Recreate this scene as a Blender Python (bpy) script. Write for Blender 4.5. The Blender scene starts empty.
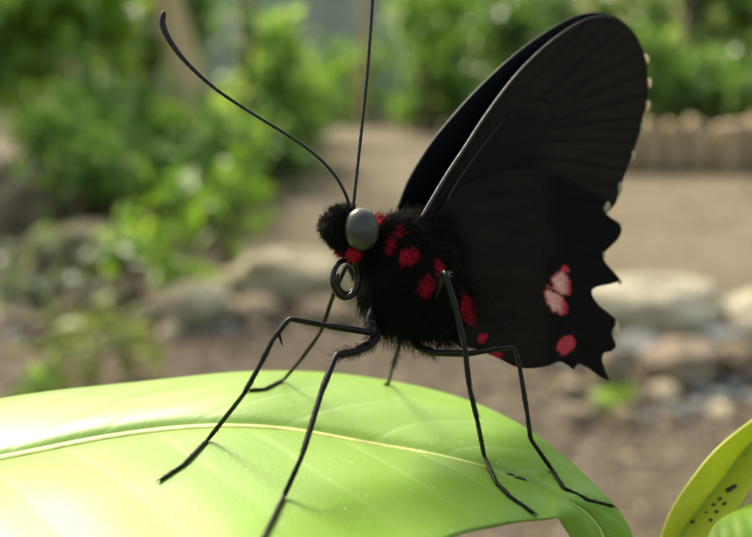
import bpy, math, random
import numpy as np
from mathutils import Vector, Matrix, noise
from mathutils.geometry import delaunay_2d_cdt
from mathutils.bvhtree import BVHTree

SC = bpy.context.scene
COL = SC.collection

# ------------------------------------------------------------------ camera
FPX, CX, CY = 806.0, 376.0, 268.5
PITCH = math.radians(14.5)
CAMZ = 0.9
cam = bpy.data.cameras.new('camera')
camo = bpy.data.objects.new('camera', cam)
COL.objects.link(camo)
camo.location = (0, 0, CAMZ)
camo.rotation_euler = (math.pi / 2 - PITCH, 0, 0)
cam.sensor_width = 36
cam.lens = 36 * FPX / 752
cam.clip_start = 0.005
cam.clip_end = 400
cam.dof.use_dof = True
cam.dof.focus_distance = 0.0965
cam.dof.aperture_fstop = 15.5
SC.camera = camo

# ------------------------------------------------------------------ light
SUN_EL, SUN_AZ = math.radians(47), math.radians(-34)   # azimuth from +Y towards +X
w = bpy.data.worlds.new('World')
SC.world = w
w.use_nodes = True
nt = w.node_tree
nt.nodes.clear()
sky = nt.nodes.new('ShaderNodeTexSky')
sky.sky_type = 'NISHITA'
sky.sun_disc = False
sky.sun_elevation = SUN_EL
sky.sun_rotation = SUN_AZ
sky.air_density = 1.3
sky.dust_density = 5.0
sky.ozone_density = 0.6
bg = nt.nodes.new('ShaderNodeBackground')
bg.inputs['Strength'].default_value = 0.15
wo = nt.nodes.new('ShaderNodeOutputWorld')
tint = nt.nodes.new('ShaderNodeMixRGB')      # light filtered by the pale roof of the butterfly house
tint.blend_type = 'MULTIPLY'
tint.inputs[0].default_value = 1.0
tint.inputs[2].default_value = (1.0, 0.93, 0.73, 1)
nt.links.new(sky.outputs[0], tint.inputs[1])
nt.links.new(tint.outputs[0], bg.inputs[0])
nt.links.new(bg.outputs[0], wo.inputs[0])

sun = bpy.data.lights.new('sun', 'SUN')
sun.energy = 2.0
sun.angle = math.radians(15)
sun.color = (1.0, 0.98, 0.95)
suno = bpy.data.objects.new('sun', sun)
COL.objects.link(suno)
sd = Vector((math.sin(SUN_AZ) * math.cos(SUN_EL), math.cos(SUN_AZ) * math.cos(SUN_EL), math.sin(SUN_EL)))
suno.rotation_euler = sd.to_track_quat('Z', 'Y').to_euler()
suno.location = sd * 5 + Vector((0, 0, 5))

vs = SC.view_settings
vs.view_transform = 'Standard'
vs.look = 'None'
vs.exposure = 1.15
vs.gamma = 1
vs.use_curve_mapping = False
SC.render.engine = 'CYCLES'
SC.cycles.use_denoising = True
try:
    SC.cycles.denoiser = 'OPENIMAGEDENOISE'
except Exception:
    pass
SC.cycles.max_bounces = 7
SC.cycles.transmission_bounces = 4
SC.cycles.transparent_max_bounces = 4
SC.cycles.sample_clamp_indirect = 6
SC.cycles.caustics_reflective = False
SC.cycles.caustics_refractive = False

# ------------------------------------------------------------------ helpers
Fv = Vector((0, math.cos(PITCH), -math.sin(PITCH)))
Rv = Vector((1, 0, 0))
Uv = Vector((0, math.sin(PITCH), math.cos(PITCH)))
CAM = Vector((0, 0, CAMZ))


def P(px, py, D):
    """Survey point: photo pixel and depth in mm -> world metres."""
    d = float(D) * 0.001
    px, py = float(px), float(py)
    return CAM + d * (Fv + Rv * ((px - CX) / FPX) - Uv * ((py - CY) / FPX))


def ray(px, py):
    return (Fv + Rv * ((px - CX) / FPX) - Uv * ((py - CY) / FPX)).normalized()


def G(px, py, z=0.0):
    """Point of the ground plane seen at that pixel."""
    r = ray(px, py)
    t = (z - CAMZ) / r.z
    return CAM + r * t


def AT(px, y):
    """Ground point at distance y (metres) along the bearing of pixel column px."""
    return Vector(((px - CX) / FPX * y, y, 0.0))


def h_from(py, y):
    return CAMZ + y * math.tan(math.atan((CY - py) / FPX) - PITCH)


def to_px(v):
    d = v - CAM
    D = d.dot(Fv)
    return CX + FPX * d.dot(Rv) / D, CY - FPX * d.dot(Uv) / D


def tag(o, label=None, cat=None, group=None, kind=None):
    if label: o['label'] = label
    if cat: o['category'] = cat
    if group: o['group'] = group
    if kind: o['kind'] = kind
    return o


def empty(name, loc):
    o = bpy.data.objects.new(name, None)
    o.empty_display_size = 0.01
    COL.objects.link(o)
    o.location = loc
    return o


def mesh_obj(name, verts, faces, mat, parent=None, base=None, smooth=True, attrs=None, uv=None, mats=None):
    """One mesh object. verts are world points; parent's location (or base) is the origin."""
    org = Vector((0, 0, 0))
    if parent is not None:
        org = origin(parent)
    elif base is not None:
        org = Vector(base)
    V = np.asarray([tuple(v) for v in verts], dtype=np.float64) - np.array(org)
    me = bpy.data.meshes.new(name)
    me.from_pydata(V.tolist(), [], faces)
    if smooth:
        me.polygons.foreach_set('use_smooth', [True] * len(me.polygons))
    if attrs:
        for k, a in attrs.items():
            a = np.asarray(a, dtype=np.float32)
            if a.ndim == 1:
                at = me.attributes.new(k, 'FLOAT', 'POINT')
                at.data.foreach_set('value', a)
            else:
                at = me.attributes.new(k, 'FLOAT_COLOR', 'POINT')
                at.data.foreach_set('color', np.c_[a, np.ones(len(a))].astype(np.float32).ravel())
    if uv is not None:
        uvl = me.uv_layers.new(name='UVMap')
        li = np.zeros(len(me.loops), dtype=np.int32)
        me.loops.foreach_get('vertex_index', li)
        uvl.data.foreach_set('uv', np.asarray(uv, dtype=np.float32)[li].ravel())
    if mat is not None:
        me.materials.append(mat)
    me.update()
    o = bpy.data.objects.new(name, me)
    COL.objects.link(o)
    if parent is not None:
        o.parent = parent
    else:
        o.location = org
    return o


def origin(o):
    v = Vector(o.location)
    while o.parent is not None:
        o = o.parent
        v = v + Vector(o.location)
    return v


def catmull(pts, n):
    """Resample a polyline of vectors (numpy rows) with a Catmull-Rom curve."""
    A = np.asarray(pts, dtype=float)
    m = len(A)
    out = []
    for t in np.linspace(0, m - 1, n):
        i = min(int(t), m - 2)
        f = t - i
        p0 = A[i - 1] if i > 0 else 2 * A[0] - A[1]
        p1, p2 = A[i], A[i + 1]
        p3 = A[i + 2] if i + 2 < m else 2 * A[-1] - A[-2]
        out.append(0.5 * ((2 * p1) + (-p0 + p2) * f + (2 * p0 - 5 * p1 + 4 * p2 - p3) * f * f
                          + (-p0 + 3 * p1 - 3 * p2 + p3) * f ** 3))
    return np.array(out)


class MB:
    def __init__(self):
        self.v = []
        self.f = []

    def tube(self, pts, rad, n=10, cap=True, squash=None):
        pts = [Vector(p) for p in pts]
        k = len(pts)
        T = []
        for i in range(k):
            a = pts[max(0, i - 1)]
            b = pts[min(k - 1, i + 1)]
            T.append((b - a).normalized())
        ref = Vector((0, 0, 1)) if abs(T[0].z) < 0.9 else Vector((1, 0, 0))
        nrm = (ref - T[0] * ref.dot(T[0])).normalized()
        b0 = len(self.v)
        for i in range(k):
            nrm = (nrm - T[i] * nrm.dot(T[i])).normalized()
            bi = T[i].cross(nrm)
            r = rad[i] if hasattr(rad, '__len__') else rad
            for j in range(n):
                a = 2 * math.pi * j / n
                self.v.append(pts[i] + (nrm * math.cos(a) + bi * math.sin(a)) * r)
        for i in range(k - 1):
            for j in range(n):
                a = b0 + i * n + j
                b = b0 + i * n + (j + 1) % n
                self.f.append((a, b, b + n, a + n))
        if cap:
            self.f.append(tuple(b0 + j for j in range(n))[::-1])
            self.f.append(tuple(b0 + (k - 1) * n + j for j in range(n)))
        return self

    def ball(self, c, ax, ay, az, seg=20, rings=12):
        """Ellipsoid with the three given half-axis vectors."""
        b0 = len(self.v)
        c = Vector(c)
        self.v.append(c + az)
        for i in range(1, rings):
            th = math.pi * i / rings
            for j in range(seg):
                ph = 2 * math.pi * j / seg
                self.v.append(c + ax * (math.sin(th) * math.cos(ph)) + ay * (math.sin(th) * math.sin(ph)) + az * math.cos(th))
        self.v.append(c - az)
        last = len(self.v) - 1
        for j in range(seg):
            self.f.append((b0, b0 + 1 + j, b0 + 1 + (j + 1) % seg))
            self.f.append((last, last - seg + (j + 1) % seg, last - seg + j))
        for i in range(rings - 2):
            for j in range(seg):
                a = b0 + 1 + i * seg + j
                b = b0 + 1 + i * seg + (j + 1) % seg
                self.f.append((a, a + seg, b + seg, b))
        return self

    def build(self, name, mat, parent=None, base=None, smooth=True, attrs=None):
        return mesh_obj(name, self.v, self.f, mat, parent, base, smooth, attrs)


# ------------------------------------------------------------------ materials
class NT:
    def __init__(self, name):
        self.m = bpy.data.materials.new(name)
        self.m.use_nodes = True
        self.t = self.m.node_tree
        self.t.nodes.clear()
        self.out = self.n('ShaderNodeOutputMaterial')

    def n(self, typ, **kw):
        x = self.t.nodes.new(typ)
        for k, v in kw.items():
            if k.startswith('_'):
                setattr(x, k[1:], v)
            else:
                x.inputs[k.replace('__', ' ')].default_value = v
        return x

    def l(self, a, b):
        self.t.links.new(a, b)

    def ramp(self, fac, stops):
        r = self.n('ShaderNodeValToRGB')
        el = r.color_ramp.elements
        while len(el) < len(stops):
            el.new(0.5)
        for e, (p, c) in zip(el, stops):
            e.position = p
            e.color = (*c, 1)
        self.l(fac, r.inputs[0])
        return r.outputs[0]

    def noise(self, scale, detail=4, rough=0.55, coord=None):
        x = self.n('ShaderNodeTexNoise', Scale=scale, Detail=detail, Roughness=rough)
        if coord is None:
            coord = self.n('ShaderNodeTexCoord').outputs['Object']
        self.l(coord, x.inputs['Vector'])
        return x.outputs[0]

    def mix(self, fac, a, b, mode='MIX'):
        x = self.n('ShaderNodeMixRGB')
        x.blend_type = mode
        for s, v in ((0, fac), (1, a), (2, b)):
            if isinstance(v, (int, float)):
                x.inputs[s].default_value = v
            elif isinstance(v, tuple):
                x.inputs[s].default_value = (*v, 1)
            else:
                self.l(v, x.inputs[s])
        return x.outputs[0]

    def math(self, op, a, b=0.0):
        x = self.n('ShaderNodeMath')
        x.operation = op
        for s, v in ((0, a), (1, b)):
            if isinstance(v, (int, float)):
                x.inputs[s].default_value = v
            else:
                self.l(v, x.inputs[s])
        return x.outputs[0]

    def attr(self, name, what='Color'):
        x = self.n('ShaderNodeAttribute')
        x.attribute_name = name
        return x.outputs[what]

    def bump(self, h, strength, dist):
        b = self.n('ShaderNodeBump', Strength=strength, Distance=dist)
        self.l(h, b.inputs['Height'])
        return b.outputs[0]

    def pbr(self, col, rough=0.6, spec=0.5, bump=None, **kw):
        p = self.n('ShaderNodeBsdfPrincipled')
        p.inputs['Roughness'].default_value = rough if isinstance(rough, (int, float)) else 0.5
        if not isinstance(rough, (int, float)):
            self.l(rough, p.inputs['Roughness'])
        p.inputs['Specular IOR Level'].default_value = spec
        for k, v in kw.items():
            p.inputs[k.replace('__', ' ')].default_value = v
        if isinstance(col, tuple):
            p.inputs['Base Color'].default_value = (*col, 1)
        else:
            self.l(col, p.inputs['Base Color'])
        if bump is not None:
            self.l(bump, p.inputs['Normal'])
        return p.outputs[0]

    def done(self, sh):
        self.l(sh, self.out.inputs[0])
        return self.m


def leafy(name, dark, mid, light, rough=0.4, trans=0.35, spec=0.5):
    t = NT(name)
    g = t.n('ShaderNodeNewGeometry')
    c = t.ramp(g.outputs['Random Per Island'], [(0.0, dark), (0.55, mid), (1.0, light)])
    d = t.pbr(c, rough, spec)
    tr = t.n('ShaderNodeBsdfTranslucent')
    c2 = t.mix(1.0, c, (1.25, 1.35, 0.6), 'MULTIPLY')
    t.l(c2, tr.inputs[0])
    m = t.n('ShaderNodeMixShader')
    m.inputs[0].default_value = trans
    t.l(d, m.inputs[1])
    t.l(tr.outputs[0], m.inputs[2])
    return t.done(m.outputs[0])


def m_soil():
    t = NT('soil')
    n1 = t.noise(1.3, 5)
    n2 = t.noise(13, 6, 0.7)
    n3 = t.noise(130, 4, 0.7)
    c = t.ramp(n1, [(0.3, (0.11, 0.09, 0.057)), (0.7, (0.19, 0.158, 0.104))])
    c = t.mix(t.ramp(n2, [(0.38, (0, 0, 0)), (0.65, (1, 1, 1))]), c, (0.25, 0.20, 0.15))
    c = t.mix(t.ramp(n3, [(0.48, (0, 0, 0)), (0.62, (1, 1, 1))]), c, (0.085, 0.062, 0.04))
    h = t.math('ADD', n2, n3)
    return t.done(t.pbr(c, 0.85, 0.25, t.bump(h, 0.9, 0.02)))


def m_path():
    t = NT('path_sand')
    n1 = t.noise(1.1, 5)
    n2 = t.noise(40, 5, 0.7)
    c = t.ramp(n1, [(0.3, (0.132, 0.107, 0.068)), (0.7, (0.20, 0.163, 0.106))])
    c = t.mix(t.ramp(n2, [(0.45, (0, 0, 0)), (0.7, (1, 1, 1))]), c, (0.12, 0.10, 0.068))
    return t.done(t.pbr(c, 0.85, 0.25, t.bump(n2, 0.6, 0.01)))


def m_rock(name, a, b, moss=None):
    t = NT(name)
    n1 = t.noise(5, 6, 0.65)
    n2 = t.noise(40, 5, 0.7)
    c = t.ramp(n1, [(0.3, a), (0.68, b)])
    c = t.mix(t.ramp(n2, [(0.5, (0, 0, 0)), (0.75, (1, 1, 1))]), c, tuple(x * 0.55 for x in a))
    if moss:
        c = t.mix(t.ramp(t.noise(7, 4), [(0.42, (0, 0, 0)), (0.6, (1, 1, 1))]), c, moss)
    return t.done(t.pbr(c, 0.75, 0.3, t.bump(t.math('ADD', n1, n2), 0.7, 0.02)))


def m_bark(name, a, b, sx=1.0):
    t = NT(name)
    tc = t.n('ShaderNodeTexCoord').outputs['Object']
    mp = t.n('ShaderNodeMapping')
    mp.inputs['Scale'].default_value = (9 * sx, 9 * sx, 1.2 * sx)
    t.l(tc, mp.inputs[0])
    n1 = t.noise(2.0, 6, 0.65, mp.outputs[0])
    c = t.ramp(n1, [(0.32, a), (0.65, b)])
    return t.done(t.pbr(c, 0.85, 0.2, t.bump(n1, 0.8, 0.02)))


def m_plain(name, col, rough=0.6, var=0.25, scale=20, spec=0.4):
    t = NT(name)
    n1 = t.noise(scale, 5)
    c = t.ramp(n1, [(0.3, tuple(x * (1 - var) for x in col)), (0.7, tuple(x * (1 + var) for x in col))])
    return t.done(t.pbr(c, rough, spec))


def m_wing(name, rough, sheen):
    t = NT(name)
    c = t.attr('Col')
    n = t.noise(2600, 3, 0.7)
    c = t.mix(1.0, c, t.ramp(n, [(0.3, (0.65, 0.65, 0.65)), (0.7, (1.3, 1.3, 1.3))]), 'MULTIPLY')
    hv = t.attr('vein', 'Fac')
    h = t.math('ADD', hv, t.math('MULTIPLY', n, 0.35))
    return t.done(t.pbr(c, rough, 0.10, t.bump(h, 0.5, 0.00014), Sheen__Weight=sheen, Sheen__Roughness=0.55))


def m_blade(name, base, light, vein_col, rough=0.33, trans=0.25, spec=0.55, coat=0.0):
    """Fresh leaf: 'vein' attribute = lateral veins, fine net from a Voronoi in UV."""
    t = NT(name)
    uvn = t.n('ShaderNodeUVMap')
    mp = t.n('ShaderNodeMapping')
    mp.inputs['Scale'].default_value = (2.4, 1.0, 1)
    t.l(uvn.outputs[0], mp.inputs[0])
    vo = t.n('ShaderNodeTexVoronoi', Scale=58)
    vo.feature = 'DISTANCE_TO_EDGE'
    nz = t.n('ShaderNodeTexNoise', Scale=14, Detail=3)
    t.l(mp.outputs[0], nz.inputs['Vector'])
    wv = t.mix(0.06, mp.outputs[0], nz.outputs['Color'], 'ADD')
    t.l(wv, vo.inputs['Vector'])
    net = t.ramp(vo.outputs['Distance'], [(0.0, (1, 1, 1)), (0.09, (0, 0, 0))])
    n1 = t.noise(55, 4, 0.55)
    c = t.ramp(n1, [(0.3, base), (0.72, light)])
    vein = t.attr('vein', 'Fac')
    big = t.noise(14, 3, 0.5)
    c = t.mix(t.ramp(big, [(0.42, (0, 0, 0)), (0.68, (.55, .55, .55))]), c, tuple(min(1, x * 1.25) for x in light))
    fl = t.noise(420, 2, 0.5)
    c = t.mix(t.ramp(fl, [(0.70, (0, 0, 0)), (0.76, (.5, .5, .5))]), c, tuple(x * .55 for x in base))
    du = t.noise(1900, 1, 0.4)
    c = t.mix(t.ramp(du, [(0.75, (0, 0, 0)), (0.79, (.5, .5, .5))]), c, (0.7, 0.7, 0.6))
    c = t.mix(t.math('MULTIPLY', net, 0.06), c, vein_col)
    c = t.mix(t.math('MULTIPLY', vein, 0.55), c, vein_col)
    h = t.math('ADD', t.math('MULTIPLY', net, -0.12), t.math('MULTIPLY', n1, 0.8))
    bp = t.bump(h, 0.22, 0.0004)
    d = t.pbr(c, rough, spec, bp, Coat__Weight=coat, Coat__Roughness=0.27)
    tr = t.n('ShaderNodeBsdfTranslucent')
    t.l(t.mix(1.0, c, (1.1, 1.15, 0.5), 'MULTIPLY'), tr.inputs[0])
    t.l(bp, tr.inputs['Normal'])
    m = t.n('ShaderNodeMixShader')
    m.inputs[0].default_value = trans
    t.l(d, m.inputs[1])
    t.l(tr.outputs[0], m.inputs[2])
    return t.done(m.outputs[0])


def m_attr(name, rough=0.7, spec=0.3, **kw):
    t = NT(name)
    return t.done(t.pbr(t.attr('Col'), rough, spec, **kw))


M_SOIL = m_soil()
M_PATH = m_path()
M_BLADE = m_blade('leaf_blade', (0.165, 0.345, 0.010), (0.232, 0.42, 0.030), (0.37, 0.52, 0.15), 0.52, 0.25, 0.75, 0.30)
M_YOUNG = m_blade('young_blade', (0.52, 0.58, 0.04), (0.64, 0.68, 0.09), (0.66, 0.72, 0.2), 0.4, 0.3)
M_GREEN = m_blade('green_blade', (0.22, 0.42, 0.025), (0.30, 0.50, 0.04), (0.5, 0.62, 0.15), 0.36, 0.25)
M_MIDRIB = m_plain('midrib', (0.48, 0.52, 0.17), 0.5, 0.25, 500)
M_SPECK = m_plain('dark_speck', (0.02, 0.015, 0.01), 0.6, 0.3, 900)


def m_black(name, col, rough, spec, scale=900):
    t = NT(name)
    n = t.noise(scale, 4)
    c = t.ramp(n, [(0.3, tuple(x * 0.6 for x in col)), (0.7, tuple(x * 1.5 for x in col))])
    return t.done(t.pbr(c, rough, spec, t.bump(n, 0.4, 0.0002)))


M_LEG = m_black('leg_chitin', (0.0035, 0.0033, 0.003), 0.40, 0.24)
M_ANT = m_black('antenna_chitin', (0.008, 0.008, 0.008), 0.55, 0.35)
M_PROB = m_black('proboscis_chitin', (0.004, 0.0035, 0.003), 0.28, 0.32)
M_BODY = m_attr('body_scales', 0.9, 0.1)
M_FUR = m_attr('fur', 0.8, 0.12)


def m_eye():
    t = NT('compound_eye')
    vo = t.n('ShaderNodeTexVoronoi', Scale=5200)
    t.l(t.n('ShaderNodeTexCoord').outputs['Object'], vo.inputs['Vector'])
    c = t.ramp(t.noise(300, 3), [(0.3, (0.022, 0.024, 0.022)), (0.7, (0.034, 0.036, 0.033))])
    return t.done(t.pbr(c, 0.37, 0.55, t.bump(vo.outputs['Distance'], 0.15, 0.00008), Sheen__Weight=0.05))


M_EYE = m_eye()
M_WING_UNDER = m_wing('wing_underside', 0.75, 0.015)
M_WING_UPPER = m_wing('wing_upperside', 0.5, 0.0)
M_COSTA = m_black('costa_vein', (0.022, 0.021, 0.019), 0.40, 0.4)
_t = NT('wing_fringe')
_d = _t.pbr((0.66, 0.62, 0.46), 0.8, 0.2)
_tr = _t.n('ShaderNodeBsdfTranslucent', Color=(0.80, 0.75, 0.56, 1))
_m = _t.n('ShaderNodeMixShader', Fac=0.6)
_t.l(_d, _m.inputs[1])
_t.l(_tr.outputs[0], _m.inputs[2])
M_FRINGE = _t.done(_m.outputs[0])

# ------------------------------------------------------------------ ground, path
def sheet(name, poly_xy, z, mat, kind, step, amp, seed):
    xs = [p[0] for p in poly_xy]
    ys = [p[1] for p in poly_xy]
    pts = [Vector((p[0], p[1])) for p in poly_xy]
    n0 = len(pts)
    rnd = random.Random(seed)

    def inside(x, y):
        c = False
        j = n0 - 1
        for i in range(n0):
            a, b = poly_xy[i], poly_xy[j]
            if (a[1] > y) != (b[1] > y) and x < (b[0] - a[0]) * (y - a[1]) / (b[1] - a[1]) + a[0]:
                c = not c
            j = i
        return c
    y = min(ys)
    while y < max(ys):
        x = min(xs)
        while x < max(xs):
            q = (x + rnd.uniform(-.2, .2) * step, y + rnd.uniform(-.2, .2) * step)
            if inside(*q):
                pts.append(Vector(q))
            x += step
        y += step
    r = delaunay_2d_cdt(pts, [], [list(range(n0))], 1, 1e-6)
    V = []
    for v in r[0]:
        hz = noise.noise(Vector((v.x * 1.7, v.y * 1.7, seed))) * amp
        V.append((v.x, v.y, z + hz))
    o = mesh_obj(name, V, [tuple(f) for f in r[2]], mat)
    o['kind'] = kind
    return o


gv, gf = [], []
rows = [-3, -1, 0, .8, 1.4, 2, 3, 4.5, 7, 10, 14, 20, 40, 120, 300]
colsx = [-300, -100, -30, -14, -8, -5, -3, -2, -1, 0, 1, 2, 3, 5, 8, 14, 30, 100, 300]
for y in rows:
    for x in colsx:
        gv.append((x, y, 0.0))
nc = len(colsx)
for i in range(len(rows) - 1):
    for j in range(nc - 1):
        a = i * nc + j
        gf.append((a, a + 1, a + 1 + nc, a + nc))
tag(mesh_obj('ground', gv, gf, M_SOIL), kind='structure')

path_px = [(900, 345), (760, 322), (690, 318), (600, 312), (500, 318), (420, 322), (340, 302), (285, 292), (235, 268), (225, 240),
           (252, 212), (290, 190), (310, 165), (288, 143), (262, 129), (330, 124), (440, 128), (560, 150), (640, 172), (760, 177), (960, 184)]
cc = catmull([(G(*p).x, G(*p).y) for p in path_px], 120)
sheet('path', [tuple(p) for p in cc], 0.03, M_PATH, 'structure', 0.3, 0.015, 3)

# ------------------------------------------------------------------ foliage builders
def leaf_cloud(centers, spread, n, size, aspect, seed, up=0.5, droop=0.25):
    """Numpy cloud of small folded leaves; returns verts, faces."""
    rng = np.random.default_rng(seed)
    C = np.asarray([tuple(c) for c in centers])
    S = np.asarray(spread, dtype=float)
    k = rng.integers(0, len(C), n)
    sp = S[k] if S.ndim == 2 else S
    d = rng.normal(size=(n, 3))
    d /= np.linalg.norm(d, axis=1)[:, None]
    pos = C[k] + d * sp * np.abs(rng.normal(0, .68, (n, 1)))
    ax = d * 0.6 + rng.normal(size=(n, 3)) * 0.55
    ax[:, 2] -= droop
    ax /= np.linalg.norm(ax, axis=1)[:, None]
    nm = rng.normal(size=(n, 3)) * 0.6
    nm[:, 2] += up
    nm += d * 0.3
    nm -= ax * (nm * ax).sum(1)[:, None]
    nm /= np.linalg.norm(nm, axis=1)[:, None]
    sd_ = np.cross(ax, nm)
    L = size * rng.uniform(0.6, 1.25, (n, 1))
    W = L * aspect * rng.uniform(0.8, 1.2, (n, 1))
    a = pos
    m1 = pos + ax * L * 0.38
    m2 = pos + ax * L * 0.75 - nm * L * 0.08
    tip = pos + ax * L - nm * L * 0.2
    v = np.stack([a, m1 + sd_ * W * 0.5 + nm * W * 0.12, m1 - sd_ * W * 0.5 + nm * W * 0.12, m1,
                  m2 + sd_ * W * 0.36 + nm * W * .08, m2 - sd_ * W * 0.36 + nm * W * .08, m2, tip], 1).reshape(-1, 3)
    b = (np.arange(n) * 8)[:, None]
    quads = np.concatenate([b + [3, 1, 4, 6], b + [2, 3, 6, 5]], 0)
    tris = np.concatenate([b + [0, 1, 3], b + [0, 3, 2], b + [6, 4, 7], b + [5, 6, 7]], 0)
    return v, [tuple(q) for q in quads.tolist()] + [tuple(q) for q in tris.tolist()]


M_STEM = m_bark('twig_bark', (0.05, 0.045, 0.02), (0.12, 0.10, 0.05))


def bush(name, base, rx, ry, h, n, size, aspect, mat, seed, label, cat='bush', group=None, nclump=14, z0=0.12, clump=0.36, up=0.5, stem_r=0.012):
    rnd = random.Random(seed)
    base = Vector(base)
    root = empty(name, base)
    tag(root, label, cat, group)
    cs, sp = [], []
    for i in range(nclump):
        while True:
            q = Vector((rnd.uniform(-1, 1), rnd.uniform(-1, 1), rnd.uniform(-1, 1)))
            if q.length < 1: break
        s = rnd.uniform(0.7, 1.3) * clump
        c = base + Vector((q.x * rx * .8, q.y * ry * .8, h * (z0 + (1 - z0) * (0.5 + 0.42 * q.z))))
        cs.append(c)
        sp.append((rx * s, ry * s, h * 0.5 * s))
    v, f = leaf_cloud(cs, sp, n, size, aspect, seed, up)
    v[:, 2] = np.maximum(v[:, 2], 0.01)
    mesh_obj('foliage', v, f, mat, root, smooth=False)
    mb = MB()
    for c in cs:
        o = base + Vector((rnd.uniform(-.1, .1) * rx, rnd.uniform(-.1, .1) * ry, 0.0))
        mid = o.lerp(c, 0.5) + Vector((0, 0, 0.08 * h))
        pts = catmull([o, mid, c], 7)
        mb.tube(pts, [stem_r * (1 - 0.1 * k) for k in range(7)], 6)
    mb.build('stem', M_STEM, root)
    return root


def fbm(p, o=4):
    s, a = 0, 1
    for i in range(o):
        s += a * noise.noise(p)
        p = p * 2.1
        a *= 0.5
    return s


def rock(name, px, py, wpx, hpx, mat, seed, label, group=None, depth=1.0, z=0.0, cat='rock', yaw=0.0, flat=0.9):
    """Boulder whose foot is seen at that pixel; width and height in pixels at its distance."""
    g = G(px, py)
    y = g.y
    sw = wpx / FPX * y * 0.5
    sh = hpx / FPX * y
    import bmesh
    bm = bmesh.new()
    bmesh.ops.create_icosphere(bm, subdivisions=4, radius=1)
    V, Fc = [], []
    off = Vector((seed * 3.1, seed * 1.7, seed * 0.9))
    for v in bm.verts:
        p = v.co.copy()
        r = 1 + 0.34 * noise.noise(p * 1.1 + off) + 0.22 * fbm(p * 2.3 + off, 4)
        # facet the surface a little
        q = p * r
        q.z = math.copysign(abs(q.z) ** flat, q.z)
        V.append(q)
    bm.faces.ensure_lookup_table()
    Fc = [tuple(x.index for x in f.verts) for f in bm.faces]
    bm.free()
    sy = sw * depth
    base = Vector((g.x, g.y + sy * 0.8, z))
    cy, sy_ = math.cos(yaw), math.sin(yaw)
    W = [base + Vector(((q.x * cy - q.y * sy_) * sw, (q.x * sy_ + q.y * cy) * sy, (q.z * 0.62 + 0.42) * sh)) for q in V]
    o = mesh_obj(name, W, Fc, mat, None, base)
    tag(o, label, cat, group)
    return o

# ------------------------------------------------------------------ background structure
M_WALL = m_plain('grey_wall', (0.40, 0.43, 0.38), 0.9, 0.18, 1.2, 0.2)
mb = MB()
wy = 14.5
wx0, wx1 = -5.2, 3.2
for (x0, x1, y0, y1, z0, z1) in [(wx0, wx1, wy, wy + .2, 0, 3.2)]:
    b0 = len(mb.v)
    for z in (z0, z1):
        for (x, y) in ((x0, y0), (x1, y0), (x1, y1), (x0, y1)):
            mb.v.append(Vector((x, y, z)))
    mb.f += [tuple(b0 + i for i in q) for q in ((0, 1, 5, 4), (1, 2, 6, 5), (2, 3, 7, 6), (3, 0, 4, 7), (4, 5, 6, 7), (3, 2, 1, 0))]
tag(mb.build('garden_wall', M_WALL, base=(wx0, wy, 0), smooth=False),
    'plain grey wall far behind the bushes at the end of the path', 'wall')

L_DARK = leafy('foliage_dark', (0.05, 0.09, 0.03), (0.13, 0.23, 0.07), (0.24, 0.36, 0.11), 0.26, 0.5)
L_MID = leafy('foliage_mid', (0.06, 0.12, 0.035), (0.21, 0.35, 0.10), (0.40, 0.54, 0.16), 0.22, 0.5)
L_BRIGHT = leafy('foliage_bright', (0.12, 0.22, 0.03), (0.24, 0.40, 0.04), (0.40, 0.54, 0.10), 0.24, 0.4)
L_SUNPAINT = leafy('foliage_painted_sun', (0.08, 0.15, 0.04), (0.27, 0.42, 0.12), (0.48, 0.60, 0.20), 0.22, 0.55)  # mid foliage with sunlight painted into its colour, for the shaded left bushes
L_GREY = leafy('foliage_grey', (0.10, 0.14, 0.08), (0.22, 0.27, 0.17), (0.36, 0.40, 0.28), 0.32, 0.25)
L_YEL = leafy('foliage_yellow', (0.16, 0.20, 0.04), (0.28, 0.33, 0.06), (0.38, 0.42, 0.12), 0.45, 0.35)

# far wood: one mass
rng = np.random.default_rng(5)
cs, sp = [], []
for i in range(70):
    x = rng.uniform(-16, 17)
    yy = 16.5 + rng.uniform(0, 2) if (-5.6 < x < 3.4) else 12.5 + rng.uniform(0, 4)
    cs.append((x, yy, rng.uniform(0.3, 4.2)))
    sp.append((1.3, 1.0, 0.9))
v, f = leaf_cloud(cs, sp, 16000, 0.24, 0.5, 77)
v[:, 2] = np.maximum(v[:, 2], 0.02)
tag(mesh_obj('woodland', v, f, L_DARK, smooth=False), 'dense green woodland massed behind the garden', 'woodland', kind='stuff')


def tree(base, r0, h, lean, mat, seed, label, crown_mat, cr=1.3, group=None, ncrown=2600):
    base = Vector(base)
    root = empty('tree', base)
    tag(root, label, 'tree', group)
    top = base + Vector((lean[0], lean[1], h))
    pts = catmull([base - Vector((0, 0, .05)), base.lerp(top, .33) + Vector((.03, 0, 0)), base.lerp(top, .66) - Vector((.03, 0, 0)), top], 14)
    rad = [r0 * (1.0 + 0.35 * math.exp(-k * 1.2)) * (1 - 0.035 * k) for k in range(14)]
    mb = MB().tube(pts, rad, 16)
    rnd = random.Random(seed)
    cs = []
    for k in range(7):
        a = rnd.uniform(0, 6.28)
        c = top + Vector((math.cos(a) * cr * rnd.uniform(.4, 1), math.sin(a) * cr * rnd.uniform(.4, 1), rnd.uniform(-.15, .9)))
        mb.tube(catmull([top - Vector((0, 0, h * .12)), top.lerp(c, .5) + Vector((0, 0, .1)), c], 6), [r0 * .4 * (1 - .13 * j) for j in range(6)], 7)
        cs.append(c)
    mb.build('trunk', mat, root)
    v, f = leaf_cloud(cs, [(.55, .55, .4)] * len(cs), ncrown, 0.14, 0.45, seed)
    mesh_obj('crown', v, f, crown_mat, root, smooth=False)
    return root


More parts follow.
